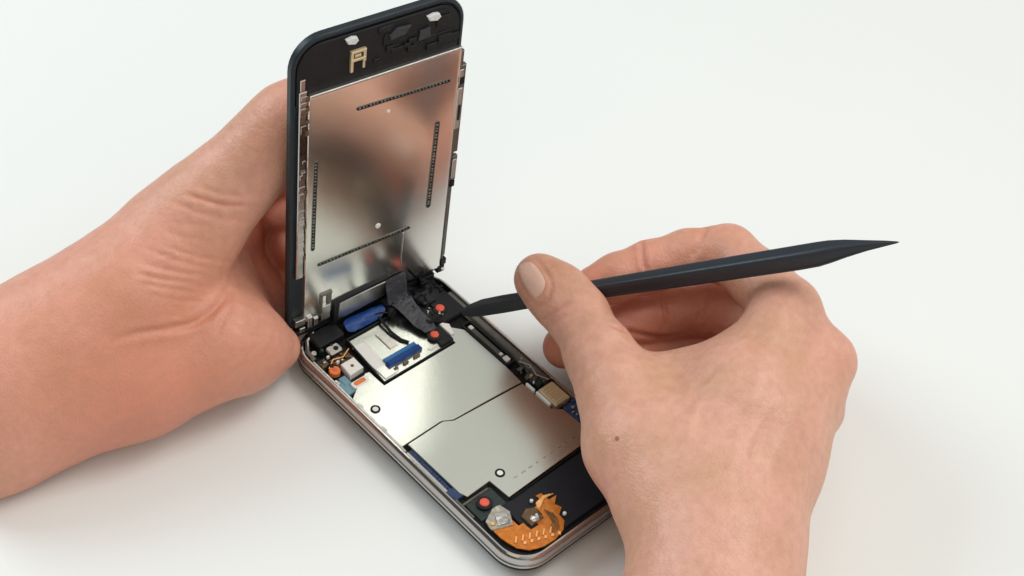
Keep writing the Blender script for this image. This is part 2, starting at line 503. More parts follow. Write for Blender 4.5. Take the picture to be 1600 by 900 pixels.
# gold connector and neighbours
b = MB(); b.box(53.0, 59.4, 40.2, 48.9, -2.6, -0.1, .3, .4); gc = b.build('gold_connector', 'gold', phone)
b = MB()
for k in range(6): b.box(54.0, 58.4, 41.1 + k * 1.25, 41.7 + k * 1.25, -0.15, 0.15, .08)
b.build('contact_rib', 'gold', gc)
b = MB(); b.box(51.55, 52.5, 41.8, 48.6, -2.6, 0.1, .2, .3); b.box(51.5, 52.4, 49.4, 53.4, -2.6, 0.0, .2, .3); b.build('white_strip', 'white', phone)
b = MB()
for k in range(22):
    x, y = random.uniform(52.8, 59), random.uniform(50, 60)
    w = random.uniform(.6, 2.0); b.box(x, x + w, y, y + w * random.uniform(.5, 1.2), -2.6, random.uniform(-1.5, -.2), .12)
b.build('small_components', 'darksteel', phone)
b = MB()
for k in range(10):
    x, y = random.uniform(53, 57.5), random.uniform(49.8, 56)
    w = random.uniform(.6, 1.5); b.box(x, x + w, y, y + w, -2.6, random.uniform(-1.0, -.1), .12)
b.build('small_components', 'green', phone, label='green black chips beside the gold connector')
b = MB(); b.box(55.2, 60.0, 24.0, 39.2, -2.6, -1.2, .2)
for k in range(14):
    x, y = random.uniform(55, 59), random.uniform(25, 38.5)
    w = random.uniform(.6, 2.0); b.box(x, x + w, y, y + w, -2.6, random.uniform(-1.0, -.2), .12)
b.build('circuit_board', 'board', phone)
b = MB()
for k in range(8):
    x, y = random.uniform(54.8, 58), random.uniform(28, 39.5)
    w = random.uniform(.4, 1.1); b.box(x, x + w, y, y + w, -1.5, random.uniform(-.7, -.05), .1)
b.build('small_components', 'steel', phone)
# blue board strip along the left rail
b = MB(); b.box(3.2, 5.0, 33.5, 56.0, -2.6, -1.7, .1)
for k in range(18):
    y = 34 + k * 1.2; b.box(3.3, 3.3 + random.uniform(.5, 1.3), y, y + random.uniform(.4, .9), -1.8, random.uniform(-1.5, -1.0), .08)
b.box(2.3, 5.8, 32.2, 36.6, -2.6, -1.0, .2)
b.build('circuit_board', 'board', phone, label='narrow blue board strip along the near rail')
b = MB(); b.box(2.4, 3.4, 24, 34, -2.6, -1.0, .3); b.box(2.4, 14.0, 29.4, 30.4, -2.6, -1.4, .3); b.build('frame_strip', 'darksteel', phone)
b = MB(); b.box(4.2, 15.0, 21.8, 30.3, -2.6, -1.9, .2, .5); b.build('circuit_board', 'green', phone, label='dark corner board around the red screw')
# battery
b = MB(); b.prism(rrect(12.6, 59.2, 4.2, 22.4, [7.5, .6, .6, 3.0], 6), -2.6, -1.5, .3); bt = b.build('battery', 'battery', phone)
b = MB(); b.tube([(16.3, 22.2, -1.2), (35, 22.7, -1.2), (53, 23.2, -1.2)], .28); b.build('edge_seam', 'pit', bt)
# orange flex in the corner
A = [(4.2, 17.6), (4.2, 12.0), (5.6, 7.6), (8.2, 4.7), (12.0, 3.0), (17.0, 2.7), (21.4, 3.8), (24.0, 6.0), (24.2, 8.6), (26.8, 10.2), (26.0, 12.4), (28.8, 14.6), (25.6, 14.8), (25.4, 18.0), (23.4, 18.4), (23.2, 15.6),
     (20.2, 15.4), (20.2, 12.0), (16.6, 12.0), (16.6, 9.9), (13.6, 9.9), (13.4, 13.2), (11.6, 13.4), (11.6, 17.6)]
b = MB(); b.prism(A, -1.55, -1.1, .1); fl = b.build('flex_cable', 'kapton', phone); crumple(fl, .45, 4.2, 4, 1.7)
for k in range(6):
    for j in range(2):
        x = 7.2 + k * 2.15 + j * 1.4; y = 9.9 - k * .78 - j * 2.5
        a_ = math.radians(40); w, h = (1.15, .28) if j == 0 else (.55, .45)
        q = lambda p, r_: (x + math.cos(a_) * p - math.sin(a_) * r_, y + math.sin(a_) * p + math.cos(a_) * r_)
        b = MB(); b.prism([q(-w, -h), q(w, -h), q(w, h), q(-w, h)], -1.2, -.62, .08)
        b.build('copper_pad', 'copper', fl)
for k in range(4):                                        # dark traces along the bend
    y0 = 4.4 + k * .8
    b = MB(); b.tube([(17.5 + k * .3, y0, -.75), (20.6, y0 + .9, -.75), (22.4 - k * .35, y0 + 3.2, -.75), (22.8 - k * .35, y0 + 6.0, -.75)], .13)
    b.build('flex_trace', 'brown', fl)
b = MB(); b.prism([(14.4, 10.6), (19.6, 10.8), (19.8, 15.2), (17.4, 16.6), (14.4, 15.2)], -1.4, -0.6, .25); o = b.build('brown_part', 'brown', fl); crumple(o, .2, 1.8, 2, 4.0)
b = MB(); b.prism([(15.4, 11.2), (17.6, 10.4), (18.6, 12.0), (16.8, 13.4), (15.2, 12.8)], -1.2, -.1, .2); o = b.build('foil', 'steel', fl); crumple(o, .3, 1.2, 3, 7.0)
for x, y, r_ in ((20.6, 17.4, .55), (25.4, 7.6, .6), (18.2, 12.6, .35)):
    b = MB(); b.disc(x, y, r_, -.9, .0, 10, .15); b.build('solder_dot', 'white', fl)
b = MB(); b.prism([(20.4, 13.6), (24.6, 15.8), (28.4, 15.4), (25.2, 17.0), (21.2, 16.2)], -1.2, -.8, .1); o = b.build('torn_strip', 'copper', fl); crumple(o, .5, 1.6, 3, 8.0)
b = MB(); b.prism([(3.9, 16.9), (10.4, 14.4), (12.9, 18.8), (12.2, 22.6), (9.2, 22.8), (4.4, 20.6)], -1.4, -0.8, .1); tp = b.build('tape', 'tape', phone); crumple(tp, .45, 2.4, 3, 2.2)
b = MB(); b.prism([(6.2, 16.9), (10.0, 15.6), (11.6, 19.4), (8.2, 20.6)], -.9, -0.35, .05); o = b.build('foil', 'steel', tp); crumple(o, .25, 1.5, 3, 5.2)
b = MB(); b.disc(5.4, 18.4, .6, -.9, -.2, 10, .1); b.build('solder_dot', 'copper', tp)
b = MB(); b.prism([(50.5, 9.5), (53.5, 8.6), (57.5, 12.5), (58.0, 16.2), (55.0, 14.5)], -1.6, -1.1, .1); b.build('flex_cable', 'kapton', phone, label='small orange flex near the hand')

# ------------------------------------------------------------------ the lifted display panel
PO = np.array([1.19296832, 115.05707036, 5.00584496])
PU = np.array([0.99356772, -0.11090014, -0.02289845])
PS = np.array([0.0254229, 0.02140277, 0.99944765])
PN = np.array([-0.11034879, -0.99360107, 0.0240845])
pf = lambda p: PO + p[0] * PU + p[1] * PS + p[2] * PN
W_, H_ = 60.0, 113.0


def po(inset, r=10.5):
    return rrect(inset, W_ - inset, inset - 1.0, H_ - inset, [4, max(r - inset, .6), max(r - inset, .6), 4], 10)


b = MB(pf)
b.loft([[(x, y, z) for x, y in po(i_)] for i_, z in ((1.2, -3.0), (0.4, -2.9), (0.0, -2.4), (0.0, -0.5), (0.35, -0.1), (1.2, 0.0), (1.5, -.5), (1.9, -1.0))])
panel = b.build('display_panel', 'rim', phone)
b = MB(pf); b.prism(po(1.3), -3.5, -2.98, 0.0)
b.V = [v for v in b.V]; b.build('front_glass', 'glass', panel)
# inner black plate with its clutter
b = MB(pf); b.prism(rrect(1.9, W_ - 1.6, 90, H_ - 2.6, [.5, 8.2, 8.2, .5], 8), -1.0, -0.1, .3)
b.build('top_cover', 'black', panel)
b = MB(pf)
for k in range(26):
    x, y = random.uniform(22, 56), random.uniform(95.5, 108)
    w = random.uniform(1.0, 5); b.box(x, min(x + w, 58), y, min(y + w * random.uniform(.3, .8), 109.5), -0.2, random.uniform(.05, .7), .15)
b.build('sensor_parts', 'black', panel)
b = MB(pf)
b.prism([(33, 104.2), (38, 104.8), (40, 107.4), (35, 107.8), (32.4, 106)], -.1, .8, .2); b.prism([(43, 100.5), (47.5, 101), (47, 104.6), (43.5, 104)], -.1, .6, .2)
b.build('sensor_cover', 'ribbon', panel)
for (x, y, w) in ((19.6, 108.3, 2.2), (48.1, 107.6, 2.5)):
    b = MB(pf); b.prism([(x - w, y + .9), (x - w * .6, y - .9), (x + w * .5, y - 1.5), (x + w, y - .5), (x + w * .7, y + 1.0), (x - .2, y + 1.4)], -.1, 0.9, .3)
    b.build('foam_pad', 'foam', panel)
b = MB(pf)
b.box(19.4, 24.6, 103.6, 104.5, -.1, .9, .1); b.box(19.6, 24.5, 100.8, 101.7, -.1, .9, .1); b.box(19.4, 20.3, 97.2, 104, -.1, .8, .1); b.box(23.7, 24.6, 100, 104, -.1, .8, .1)
b.box(20.8, 22.9, 102.1, 103.0, -.1, .7, .1); b.box(23.8, 24.5, 97.4, 99.8, -.1, .5, .1)
b.build('gold_contact', 'gold', panel)
# steel back plate
b = MB(pf)
pl = rrect(5.3, 59.6, 1.6, 93.4, [.8, 1.2, 1.2, .8], 4)
b.loft([[(x, y, -1.2) for x, y in pl], [(x, y, .55) for x, y in pl], [(x, y, .95) for x, y in offset(pl, -.25)], [(x, y, 1.0) for x, y in offset(pl, -.8)]])
bp_ = b.build('steel_backplate', 'plate', panel)
b = MB(pf); b.box(5.6, 59.4, 92.9, 93.9, -.8, 1.35, .25); b.build('folded_edge', 'steel', panel)


def groove(x0, y0, x1, y1, w):
    d = np.array([x1 - x0, y1 - y0]); L = np.linalg.norm(d); d /= L; n_ = np.array([-d[1], d[0]])
    def caps(ww, ext):
        P = []
        for c, sgn in (((x1, y1), 1), ((x0, y0), -1)):
            for a in np.linspace(-90, 90, 7):
                a = math.radians(a)
                P.append(tuple(np.array(c) + sgn * (d * math.cos(a) * ww + n_ * math.sin(a) * ww)))
        return P
    b = MB(pf); o1 = caps(w, 0); o2 = caps(w * .62, 0)
    b.loft([[(x, y, .9) for x, y in o1], [(x, y, 1.22) for x, y in o1], [(x, y, 1.22) for x, y in o2], [(x, y, .95) for x, y in o2]], False, False)
    b.build('groove_rim', 'darksteel', bp_)
    b = MB(pf); b.prism(caps(w * .6, 0), .95, 1.04, .03); b.build('groove_floor', 'pit', bp_)
    b = MB(pf); m_ = int(L / 1.25)
    for k in range(m_):
        c = np.array([x0, y0]) + d * (k + .5) * L / m_
        c = c + d * random.uniform(-.16, .16)
        b.disc(c[0], c[1], w * random.uniform(.3, .5), 1.0, 1.2, 8, .05)
    b.build('groove_beads', 'steel', bp_)


groove(22.4, 83.4, 55.4, 82.4, .62)
groove(52.6, 66.8, 52.0, 33.0, .85)
groove(10.4, 25.6, 44.6, 26.5, .62)
groove(8.2, 68.0, 7.9, 33.4, .70)
for x, y, r in ((33.5, 78.5, .55), (32.4, 32.6, .95)):
    b = MB(pf); b.disc(x, y, r, .95, 1.3, 14, .1); b.build('pressed_dimple', 'white', bp_)
b = MB(pf); b.tube([(42.8, 25.0, 1.05), (42.6, 8.0, 1.05)], .22); b.build('thin_seam', 'steel', bp_)
# left rail, mottled
b = MB(pf); b.box(2.4, 5.0, 22, 95.5, -1.0, .55, .25); b.box(2.9, 4.6, 95.5, 99.5, -1, .2, .2)
for k in range(22):
    y = random.uniform(24, 93); b.box(2.5 + random.uniform(0, 1.3), 4.9, y, y + random.uniform(.8, 3), .4, random.uniform(.6, .85), .08)
rl = b.build('side_rail', 'chrome', panel)
for y in (92, 88.5, 84, 79.5, 57, 43, 30):
    b = MB(pf); b.box(4.6, 5.6, y, y + random.uniform(1.0, 1.8), .4, 1.0, .1); b.build('rail_clip', 'brown', rl)
# right rail with tabs
b = MB(pf); b.box(59.6, 60.7, 3, 92, -1.2, .9, .25)
b.box(59.8, 62.0, 52, 86.5, -.6, 1.0, .3); b.box(60.2, 62.0, 40.5, 50.6, -.2, 1.3, .25); b.box(60.0, 61.8, 6, 39, -1.8, .4, .3)
rr_ = b.build('side_rail', 'darksteel', panel, label='dark bracket rail on the far edge')
b = MB(pf); b.box(59.2, 61.2, 62, 78, .8, 1.35, .2, .4); b.box(59.9, 61.6, 41.5, 49.5, 1.2, 1.6, .15, .4); b.box(59.4, 61.0, 79.5, 85.0, .7, 1.2, .15)
b.build('rail_tab', 'steel', rr_)
for q in ((59.6, 61.4, 79.6, 82.0, 1.0, 1.5, .1), (60.0, 60.9, 65.5, 71.5, 1.3, 1.5, .08), (60.0, 61.7, 37.8, 40.3, .8, 1.5, .15)):
    b = MB(pf); b.box(*q); b.build('rail_slot', 'pit', rr_)
b = MB(pf); b.box(58.6, 61.4, -.6, 2.4, -1, 1.2, .2); b.box(59.5, 61.8, 2.8, 5.2, -.6, 1.4, .2); b.build('hinge_hook', 'black', panel)
b = MB(pf); b.box(60.0, 61.2, .3, 1.3, 1.2, 1.7, .1); b.build('hook_tip', 'white', panel)
# lower left clips
b = MB(pf)
for x, y, w, h, z in ((2.0, 1.2, 3.6, 2.6, 1.4), (6.4, -.5, 1.7, 4.5, 1.9), (3.4, -1.6, 2.0, 2.0, 1.8), (9.0, -1.0, 1.6, 3.2, 1.6), (11.6, .2, 3.4, 6.2, 1.7)):
    b.box(x, x + w, y, y + h, -.8, z, .2)
b.build('hinge_clips', 'steel', panel)
b = MB(pf); b.box(11.2, 12.0, 3.5, 11.5, .9, 1.7, .15); b.box(11.2, 15.6, 11.0, 12.0, .9, 1.7, .15); b.box(13.6, 15.6, 6.5, 11.2, .9, 1.4, .2, .5); b.build('hook_bracket', 'darksteel', panel)
b = MB(pf); b.box(16.0, 17.6, -3.2, 6.0, .5, 2.3, .2); b.prism([(16.0, 4.8), (38.0, 7.2), (38.0, 8.2), (18.5, 6.6), (16.4, 6.2)], .6, 2.0, .15); b.build('flap_frame', 'black', panel)
b = MB(pf); b.prism([(17.8, -2.6), (36.8, 0.2), (37.0, 6.6), (18.4, 5.2)], .5, 1.9, .2); b.build('metal_flap', 'steel', panel)
b = MB(pf); b.box(2.0, 10, -3.2, -1.2, -1, 1.4, .2); b.box(8, 58, -3.8, -1.0, -2.2, .6, .3); b.build('hinge_bar', 'black', panel)

# ragged tape, tiny connectors and wires round the hinge
random.seed(21)
for k in range(9):
    x = random.uniform(44, 57); y = random.uniform(92, 110)
    while math.hypot(x - 51.1, y - 95.5) < 5.2: x = random.uniform(44, 57); y = random.uniform(92, 110)
    n_ = random.randint(5, 7); r0 = random.uniform(1.0, 2.6)
    P = [(x + r0 * random.uniform(.6, 1.2) * math.cos(a), y + r0 * random.uniform(.6, 1.2) * math.sin(a)) for a in np.linspace(0, 2 * math.pi, n_, endpoint=False)]
    b = MB(); b.prism(P, -.4, random.uniform(.4, 1.8), .15); o = b.build('tape_scrap', random.choice(['black', 'ribbon', 'pit', 'black']), phone); crumple(o, .5, 1.6, 3, k * 1.3)
for (x, y, r0, z0, z1) in ((38.2, 107.5, 3.4, .5, 3.6), (43.5, 106.5, 3.2, .3, 2.8), (36.2, 104.0, 2.4, .3, 2.2), (47.5, 103.2, 2.6, 0, 2.2), (43.0, 101.6, 2.4, 0, 2.6), (49.5, 110.2, 2.4, 0, 2.4)):
    P = [(x + r0 * random.uniform(.6, 1.2) * math.cos(a), y + r0 * random.uniform(.6, 1.2) * math.sin(a)) for a in np.linspace(0, 2 * math.pi, 7, endpoint=False)]
    b = MB(); b.prism(P, z0, z1, .4); o = b.build('tape_scrap', 'pit', phone); crumple(o, 1.0, 2.2, 4, x)
for k in range(8):
    x = random.uniform(4, 15); y = random.uniform(96.5, 110); n_ = random.randint(4, 6); r0 = random.uniform(.7, 1.7)
    P = [(x + r0 * random.uniform(.6, 1.2) * math.cos(a), y + r0 * random.uniform(.6, 1.2) * math.sin(a)) for a in np.linspace(0, 2 * math.pi, n_, endpoint=False)]
    b = MB(); b.prism(P, -2.0, random.uniform(-.6, .6), .15); o = b.build('tape_scrap', random.choice(['black', 'pit', 'brown', 'green']), phone); crumple(o, .4, 1.5, 3, k * 2.3)
for k in range(14):
    x, y = random.choice([(random.uniform(44.5, 50), random.uniform(90.5, 99)), (random.uniform(3, 13), random.uniform(97, 109)), (random.uniform(52.5, 59), random.uniform(50, 62))])
    w = random.uniform(.35, .75); b = MB(); b.box(x, x + w * random.uniform(1, 2), y, y + w, -.6, random.uniform(.2, .9), .1); b.build('tiny_contact', random.choice(['steel', 'white', 'gold', 'steel']), phone)
for pts, r_, m_ in (([(44.8, 92, .4), (46.5, 94.5, 1.3), (47, 98.5, 1.0), (52, 101, 1.2)], .22, 'black'), ([(4.5, 97.5, -.3), (7.5, 99.3, .5), (11, 98.4, .3), (15, 100.5, -.2)], .2, 'copper'),
                    ([(36, 103, 1.3), (33, 105.5, 1.8), (29, 106.8, 1.2)], .25, 'black'), ([(56.5, 62, -.3), (58, 58, .2), (57, 54, -.1), (59, 50, -.2)], .22, 'steel')):
    b = MB(); b.tube(pts, r_); b.build('wire', m_, phone)
for x, y in ((2.6, 66), (2.6, 78), (2.7, 90)):
    b = MB(); b.box(x - .2, x + .7, y, y + 2.2, -1.0, -.1, .1); b.build('clip_spring', 'steel', phone)
# scuffed printed specks on the shields
for k in range(7):
    x, y = 30 + k * 1.1, 74.2 - k * .06
    b = MB(); b.box(x, x + .55, y, y + .12, -.76, -.735, .005); b.build('scratch', 'steel', us)

# ribbon cable from the panel down to the board
ctrl = [(pf((40.5, 7.0, 1.4)), 7.8), (pf((40.0, 3.5, 3.2)), 8.2), (pf((39.6, -.5, 5.0)), 8.0), (np.array([40.4, 103.5, 3.6]), 7.4), (np.array([40.8, 98.5, 2.2]), 6.6), (np.array([41.2, 93.5, 1.0]), 5.8), (np.array([41.6, 89.8, 0.35]), 4.8)]
cp = np.array([c[0] for c in ctrl]); cw = np.array([c[1] for c in ctrl])
tt = np.linspace(0, len(ctrl) - 1, 30); L_, R_ = [], []
for t in tt:
    i = min(int(t), len(ctrl) - 2); f = t - i
    p0, p1, p2, p3 = cp[max(i - 1, 0)], cp[i], cp[i + 1], cp[min(i + 2, len(cp) - 1)]
    p = 0.5 * ((2 * p1) + (-p0 + p2) * f + (2 * p0 - 5 * p1 + 4 * p2 - p3) * f * f + (-p0 + 3 * p1 - 3 * p2 + p3) * f ** 3)
    w = np.interp(t, range(len(cw)), cw) / 2; wob = .25 * math.sin(t * 3)
    L_.append(p - np.array([w, -.4, wob])); R_.append(p + np.array([w, -.4, wob]))
b = MB(); b.strip(L_, R_, .3); o = b.build('ribbon_cable', 'ribbon', phone); crumple(o, .55, 3.0, 3, 3.3)
b = MB()
for k in range(12):
    u_, s_ = random.uniform(37, 52), random.uniform(-2.5, 5.5); w = random.uniform(1, 3.2)
    q0 = MB(pf); b.fr = pf; b.box(u_, u_ + w, s_, s_ + w * .7, .6, random.uniform(1.4, 3.4), .25)
b.build('connector_block', 'pit', panel)

# ------------------------------------------------------------------ the spudger
A_ = at(722, 484.5, 525.0); B_ = at(1405, 378, 461.0)
ax = B_ - A_; LEN = np.linalg.norm(ax); ax /= LEN
vw = (A_ + B_) / 2 - CAM; vw /= np.linalg.norm(vw)
sd = np.cross(ax, vw); sd /= np.linalg.norm(sd)          # sideways in the view, points down or up
if sd @ RC[1] < 0: sd = -sd                               # make it point down the picture
fw_ = np.cross(sd, ax)
if fw_ @ vw < 0: fw_ = -fw_
prof = [(0, 1.0, .35, 0.9), (3, 1.9, .55, .6), (8, 2.55, 1.1, .25), (16, 2.7, 1.9, .1), (26, 2.6, 2.4, 0), (42, 2.7, 2.7, 0), (60, 2.9, 2.9, 0), (85, 3.2, 3.1, 0), (105, 3.35, 3.2, 0), (118, 3.45, 3.2, 0), (124, 3.4, 3.0, -.1), (128, 3.1, 2.6, -.35),
        (133, 2.4, 2.0, -.55), (139, 1.5, 1.4, -.45), (145, .75, .7, -.2), (148.2, .3, .3, 0), (149, .08, .08, .0)]
rings = []
for t, rs, rf, off_ in prof:
    c = A_ + ax * (t * LEN / 149.0) + sd * off_
    ring_ = []
    for a in np.linspace(0, 2 * math.pi, 64, endpoint=False):
        ca, sa = math.cos(a), math.sin(a)
        k = 1.0 / (abs(ca) ** 5 + abs(sa) ** 5) ** (1 / 5)      # squarish with rounded corners
        if abs(a - 5.15) < .06 or abs(a - 2.0) < .06: k *= .90      # moulding grooves
        a2 = math.radians(33)
        x = k * ca; y = k * sa
        ring_.append(c + sd * rs * (x * math.cos(a2) - y * math.sin(a2)) * .93 + fw_ * rf * (x * math.sin(a2) + y * math.cos(a2)) * .93)
    rings.append(ring_)
b = MB(); b.loft(rings)
sp = b.build('spudger', 'nylon', origin=A_)
tag(sp, 'black plastic pry stick pointed at one end, held in the right fingers against the phone', 'pry tool')


# ------------------------------------------------------------------ hands, as one smooth skin each
def smin(a, b, k):
    h = np.maximum(k - np.abs(a - b), 0) / k
    return np.minimum(a, b) - h * h * k * 0.25


class Flesh:
    def __init__(s):
        s.groups = []          # (list of cones, k inside, k to the rest)

    def chain(s, pts, k=2.0, kout=2.0):
        P = [(at(x, y, d), r) for x, y, d, r in pts]
        cones = [(P[i][0], P[i + 1][0], P[i][1], P[i + 1][1]) for i in range(len(P) - 1)]
        s.groups.append((cones, k, kout))
        return P

    def d(s, X):
        X = np.asarray(X, np.float32)
        out = None
        for cones, k, kout in s.groups:
            g = None
            for a, b, ra, rb in cones:
                a = a.astype(np.float32); ba = (b - a).astype(np.float32); L2 = float(ba @ ba)
                pa = X - a
                t = np.clip(pa @ ba / L2, 0, 1)
                q = pa - t[..., None] * ba
                dd = np.sqrt((q * q).sum(-1)) - (ra + (rb - ra) * t)
                g = dd if g is None else smin(g, dd, k)
            out = g if out is None else smin(out, g, kout)
        return out

    def grad(s, P, e=0.4):
        P = np.asarray(P, float); G = np.zeros_like(P)
        for i in range(3):
            dv = np.zeros(3); dv[i] = e
            G[..., i] = s.d(P + dv) - s.d(P - dv)
        return G / (np.linalg.norm(G, axis=-1, keepdims=True) + 1e-9)

    def hit(s, px, py, start=300.0):
        """where the line of sight first meets the skin"""
        dirv = ray(px, py); dirv = dirv / np.linalg.norm(dirv); p = CAM + dirv * start
        for _ in range(160):
            dd = float(s.d(p[None])[0])
            if dd < 0.03: return p
            p = p + dirv * max(dd * .8, .02)
            if np.linalg.norm(p - CAM) > 900: return None
        return None


def surface_nets(flesh, h, pad=3.0, clip_lo=None, clip_hi=None):
    pts = [p for g in flesh.groups for c in g[0] for p in ((c[0], c[2]), (c[1], c[3]))]
    lo = np.min([p - r for p, r in pts], 0) - pad; hi = np.max([p + r for p, r in pts], 0) + pad
    if clip_lo is not None: lo = np.maximum(lo, clip_lo)
    if clip_hi is not None: hi = np.minimum(hi, clip_hi)
    n = np.ceil((hi - lo) / h).astype(int) + 1
    xs = [lo[i] + h * np.arange(n[i]) for i in range(3)]
    D = np.empty(n, np.float32)
    Y, Z = np.meshgrid(xs[1], xs[2], indexing='ij')
    for c0 in range(0, n[0], 12):
        xx = xs[0][c0:c0 + 12]
        P = np.empty((len(xx), n[1], n[2], 3), np.float32)
        P[..., 0] = xx[:, None, None]; P[..., 1] = Y; P[..., 2] = Z
        D[c0:c0 + 12] = flesh.d(P)
    D[0], D[-1] = 1, 1; D[:, 0], D[:, -1] = 1, 1; D[:, :, 0], D[:, :, -1] = 1, 1     # close it where it is cut
    S = D < 0
    c = [S[i:n[0] - 1 + i, j:n[1] - 1 + j, k:n[2] - 1 + k] for i in (0, 1) for j in (0, 1) for k in (0, 1)]
    cnt = sum(a.astype(np.int8) for a in c)
    cells = np.argwhere((cnt > 0) & (cnt < 8))
    idx = -np.ones(np.array(n) - 1, np.int64)
    idx[tuple(cells.T)] = np.arange(len(cells))
    acc = np.zeros((len(cells), 3)); num = np.zeros(len(cells))
    corners = [np.array((i, j, k)) for i in (0, 1) for j in (0, 1) for k in (0, 1)]
    for a in range(8):
        for b_ in range(a + 1, 8):
            if np.abs(corners[a] - corners[b_]).sum() != 1: continue
            da = D[tuple((cells + corners[a]).T)]; db = D[tuple((cells + corners[b_]).T)]
            m = (da < 0) != (db < 0)
            t = np.where(m, da / np.where(m, da - db, 1), 0)
            p = cells + corners[a] + t[:, None] * (corners[b_] - corners[a])
            acc[m] += p[m]; num[m] += 1
    V = lo + h * acc / num[:, None]
    F = []
    for ax_ in range(3):
        o1, o2 = [(1, 2), (2, 0), (0, 1)][ax_]
        sl0 = [slice(None)] * 3; sl1 = [slice(None)] * 3
        sl0[ax_] = slice(0, n[ax_] - 1); sl1[ax_] = slice(1, n[ax_])
        e = np.argwhere(S[tuple(sl0)] != S[tuple(sl1)])
        e = e[(e[:, o1] > 0) & (e[:, o2] > 0) & (e[:, o1] < n[o1] - 1) & (e[:, o2] < n[o2] - 1)]
        flip = S[tuple(e.T)]
        u = np.zeros(3, int); u[o1] = 1; v = np.zeros(3, int); v[o2] = 1
        q = np.stack([idx[tuple((e - u - v).T)], idx[tuple((e - v).T)], idx[tuple(e.T)], idx[tuple((e - u).T)]], 1)
        q[~flip] = q[~flip][:, ::-1]
        F.append(q)
    F = np.concatenate(F); F = F[(F >= 0).all(1)]
    # laplacian smoothing
    E = np.concatenate([F[:, [0, 1]], F[:, [1, 2]], F[:, [2, 3]], F[:, [3, 0]]])
    for it in range(4):
        A = np.zeros_like(V); C = np.zeros(len(V))
        for ax_ in range(3):
            A[:, ax_] = np.bincount(E[:, 0], V[E[:, 1], ax_], len(V)) + np.bincount(E[:, 1], V[E[:, 0], ax_], len(V))
        C = np.bincount(E[:, 0], minlength=len(V)) + np.bincount(E[:, 1], minlength=len(V))
        V = V * .5 + .5 * A / C[:, None]
    return V, F


def seg_dist(V, a, b):
    ba = b - a; t = np.clip((V - a) @ ba / (ba @ ba + 1e-9), 0, 1)
    return np.linalg.norm(V - a - t[:, None] * ba, axis=1), t


def build_hand(name, flesh, h, creases, reds, clip_lo, clip_hi, origin, bulges=(), base_red=0.0):
    V, F = surface_nets(flesh, h, 3.0, clip_lo, clip_hi)
    N = flesh.grad(V)
    disp = np.zeros(len(V))
    for pts, depth, width in creases:
        # smooth the hand-drawn line a little, then lay it on the skin
        P = np.array(pts, float); m = len(P)
        tt = np.linspace(0, m - 1, m * 5); Q = np.stack([np.interp(tt, range(m), P[:, 0]), np.interp(tt, range(m), P[:, 1])], 1)
        for _ in range(3): Q[1:-1] = (Q[:-2] + 2 * Q[1:-1] + Q[2:]) / 4
        H = [flesh.hit(*q) for q in Q]
        best = np.full(len(V), 1e9); wgt = np.zeros(len(V))
        for i in range(len(H) - 1):
            if H[i] is None or H[i + 1] is None or np.linalg.norm(H[i] - H[i + 1]) > 8: continue
            near = np.linalg.norm(V - H[i], axis=1) < width * 5 + 8
            if not near.any(): continue
            dd, t = seg_dist(V[near], H[i], H[i + 1])
            s = (i + t) / (len(H) - 1); fade = np.minimum(1, np.minimum(s, 1 - s) * 5 + .12)
            ii = np.where(near)[0]; better = dd < best[ii]
            best[ii[better]] = dd[better]; wgt[ii[better]] = fade[better]
        g = np.exp(-(best / width) ** 2) * wgt
        g2 = np.exp(-((best - 2.3 * width) / (width * 1.1)) ** 2) * wgt
        disp += -depth * g + depth * .28 * g2
    for (px, py), amp, width in bulges:
        hh = flesh.hit(px, py)
        if hh is not None: disp += amp * np.exp(-(np.linalg.norm(V - hh, axis=1) / width) ** 2)
    V = V + N * disp[:, None]
    red = np.full(len(V), base_red)
    for (x, y, d, r_, amt) in reds:
        c = at(x, y, d); red = np.maximum(red, amt * np.exp(-(np.linalg.norm(V - c, axis=1) / r_) ** 2))
    red = np.clip(np.maximum(red, base_red + np.clip(-disp * .8, 0, .45)), 0, 1)
    o = link_mesh(name, V, F, 'skin', origin=origin)
    for p in o.data.polygons: p.use_smooth = True
    for e in o.data.edges: e.use_edge_sharp = False
    a = o.data.attributes.new('redness', 'FLOAT', 'POINT')
    if len(o.data.vertices) == len(red): a.data.foreach_set('value', red.astype(np.float32))
    return o


# ---- right hand, holding the pry stick
RH = Flesh()
# metacarpals and wrist: the back of the hand
RH.chain([(1090, 1130, 430, 26), (1112, 960, 444, 23), (1095, 880, 449, 19.5), (1045, 790, 457, 15), (985, 695, 468, 13.2), (965, 610, 477, 11.6), (938, 556, 486, 10.2), (902, 492, 497, 9.1), (872, 460, 503, 9.1), (843, 436, 507, 8.5)], 6, 7)
RH.chain([(1112, 960, 444, 23), (1130, 830, 452, 18), (1175, 640, 470, 14.5), (1226, 488, 489, 11.6)], 7, 9)
RH.chain([(1112, 960, 446, 23), (1152, 850, 455, 17), (1215, 690, 470, 13.5), (1284, 566, 487, 11)], 7, 10)
RH.chain([(1130, 960, 448, 19), (1160, 860, 460, 14.5), (1210, 740, 474, 12.5), (1258, 640, 488, 10.5)], 7, 7)
RH.chain([(1130, 960, 452, 17), (1155, 860, 466, 14), (1188, 760, 484, 12), (1225, 700, 494, 10)], 7, 7)
RH.chain([(1080, 720, 464, 14), (1130, 620, 474, 14)], 7, 14)
RH.chain([(985, 625, 480, 10), (1060, 606, 484, 9.5), (1150, 580, 486, 11)], 8, 9)
RH.chain([(1030, 700, 472, 16), (1090, 760, 464, 17)], 8, 12)
# index: from its knuckle back and then left to the stick
RH.chain([(1226, 486, 490, 11.3), (1190, 440, 502, 9.6), (1137, 397, 515, 9.6), (1075, 400, 518, 8.7), (1015, 417, 518, 8.5), (965, 434, 516, 8.0), (930, 447, 515, 7.0)], 3, 2.2)
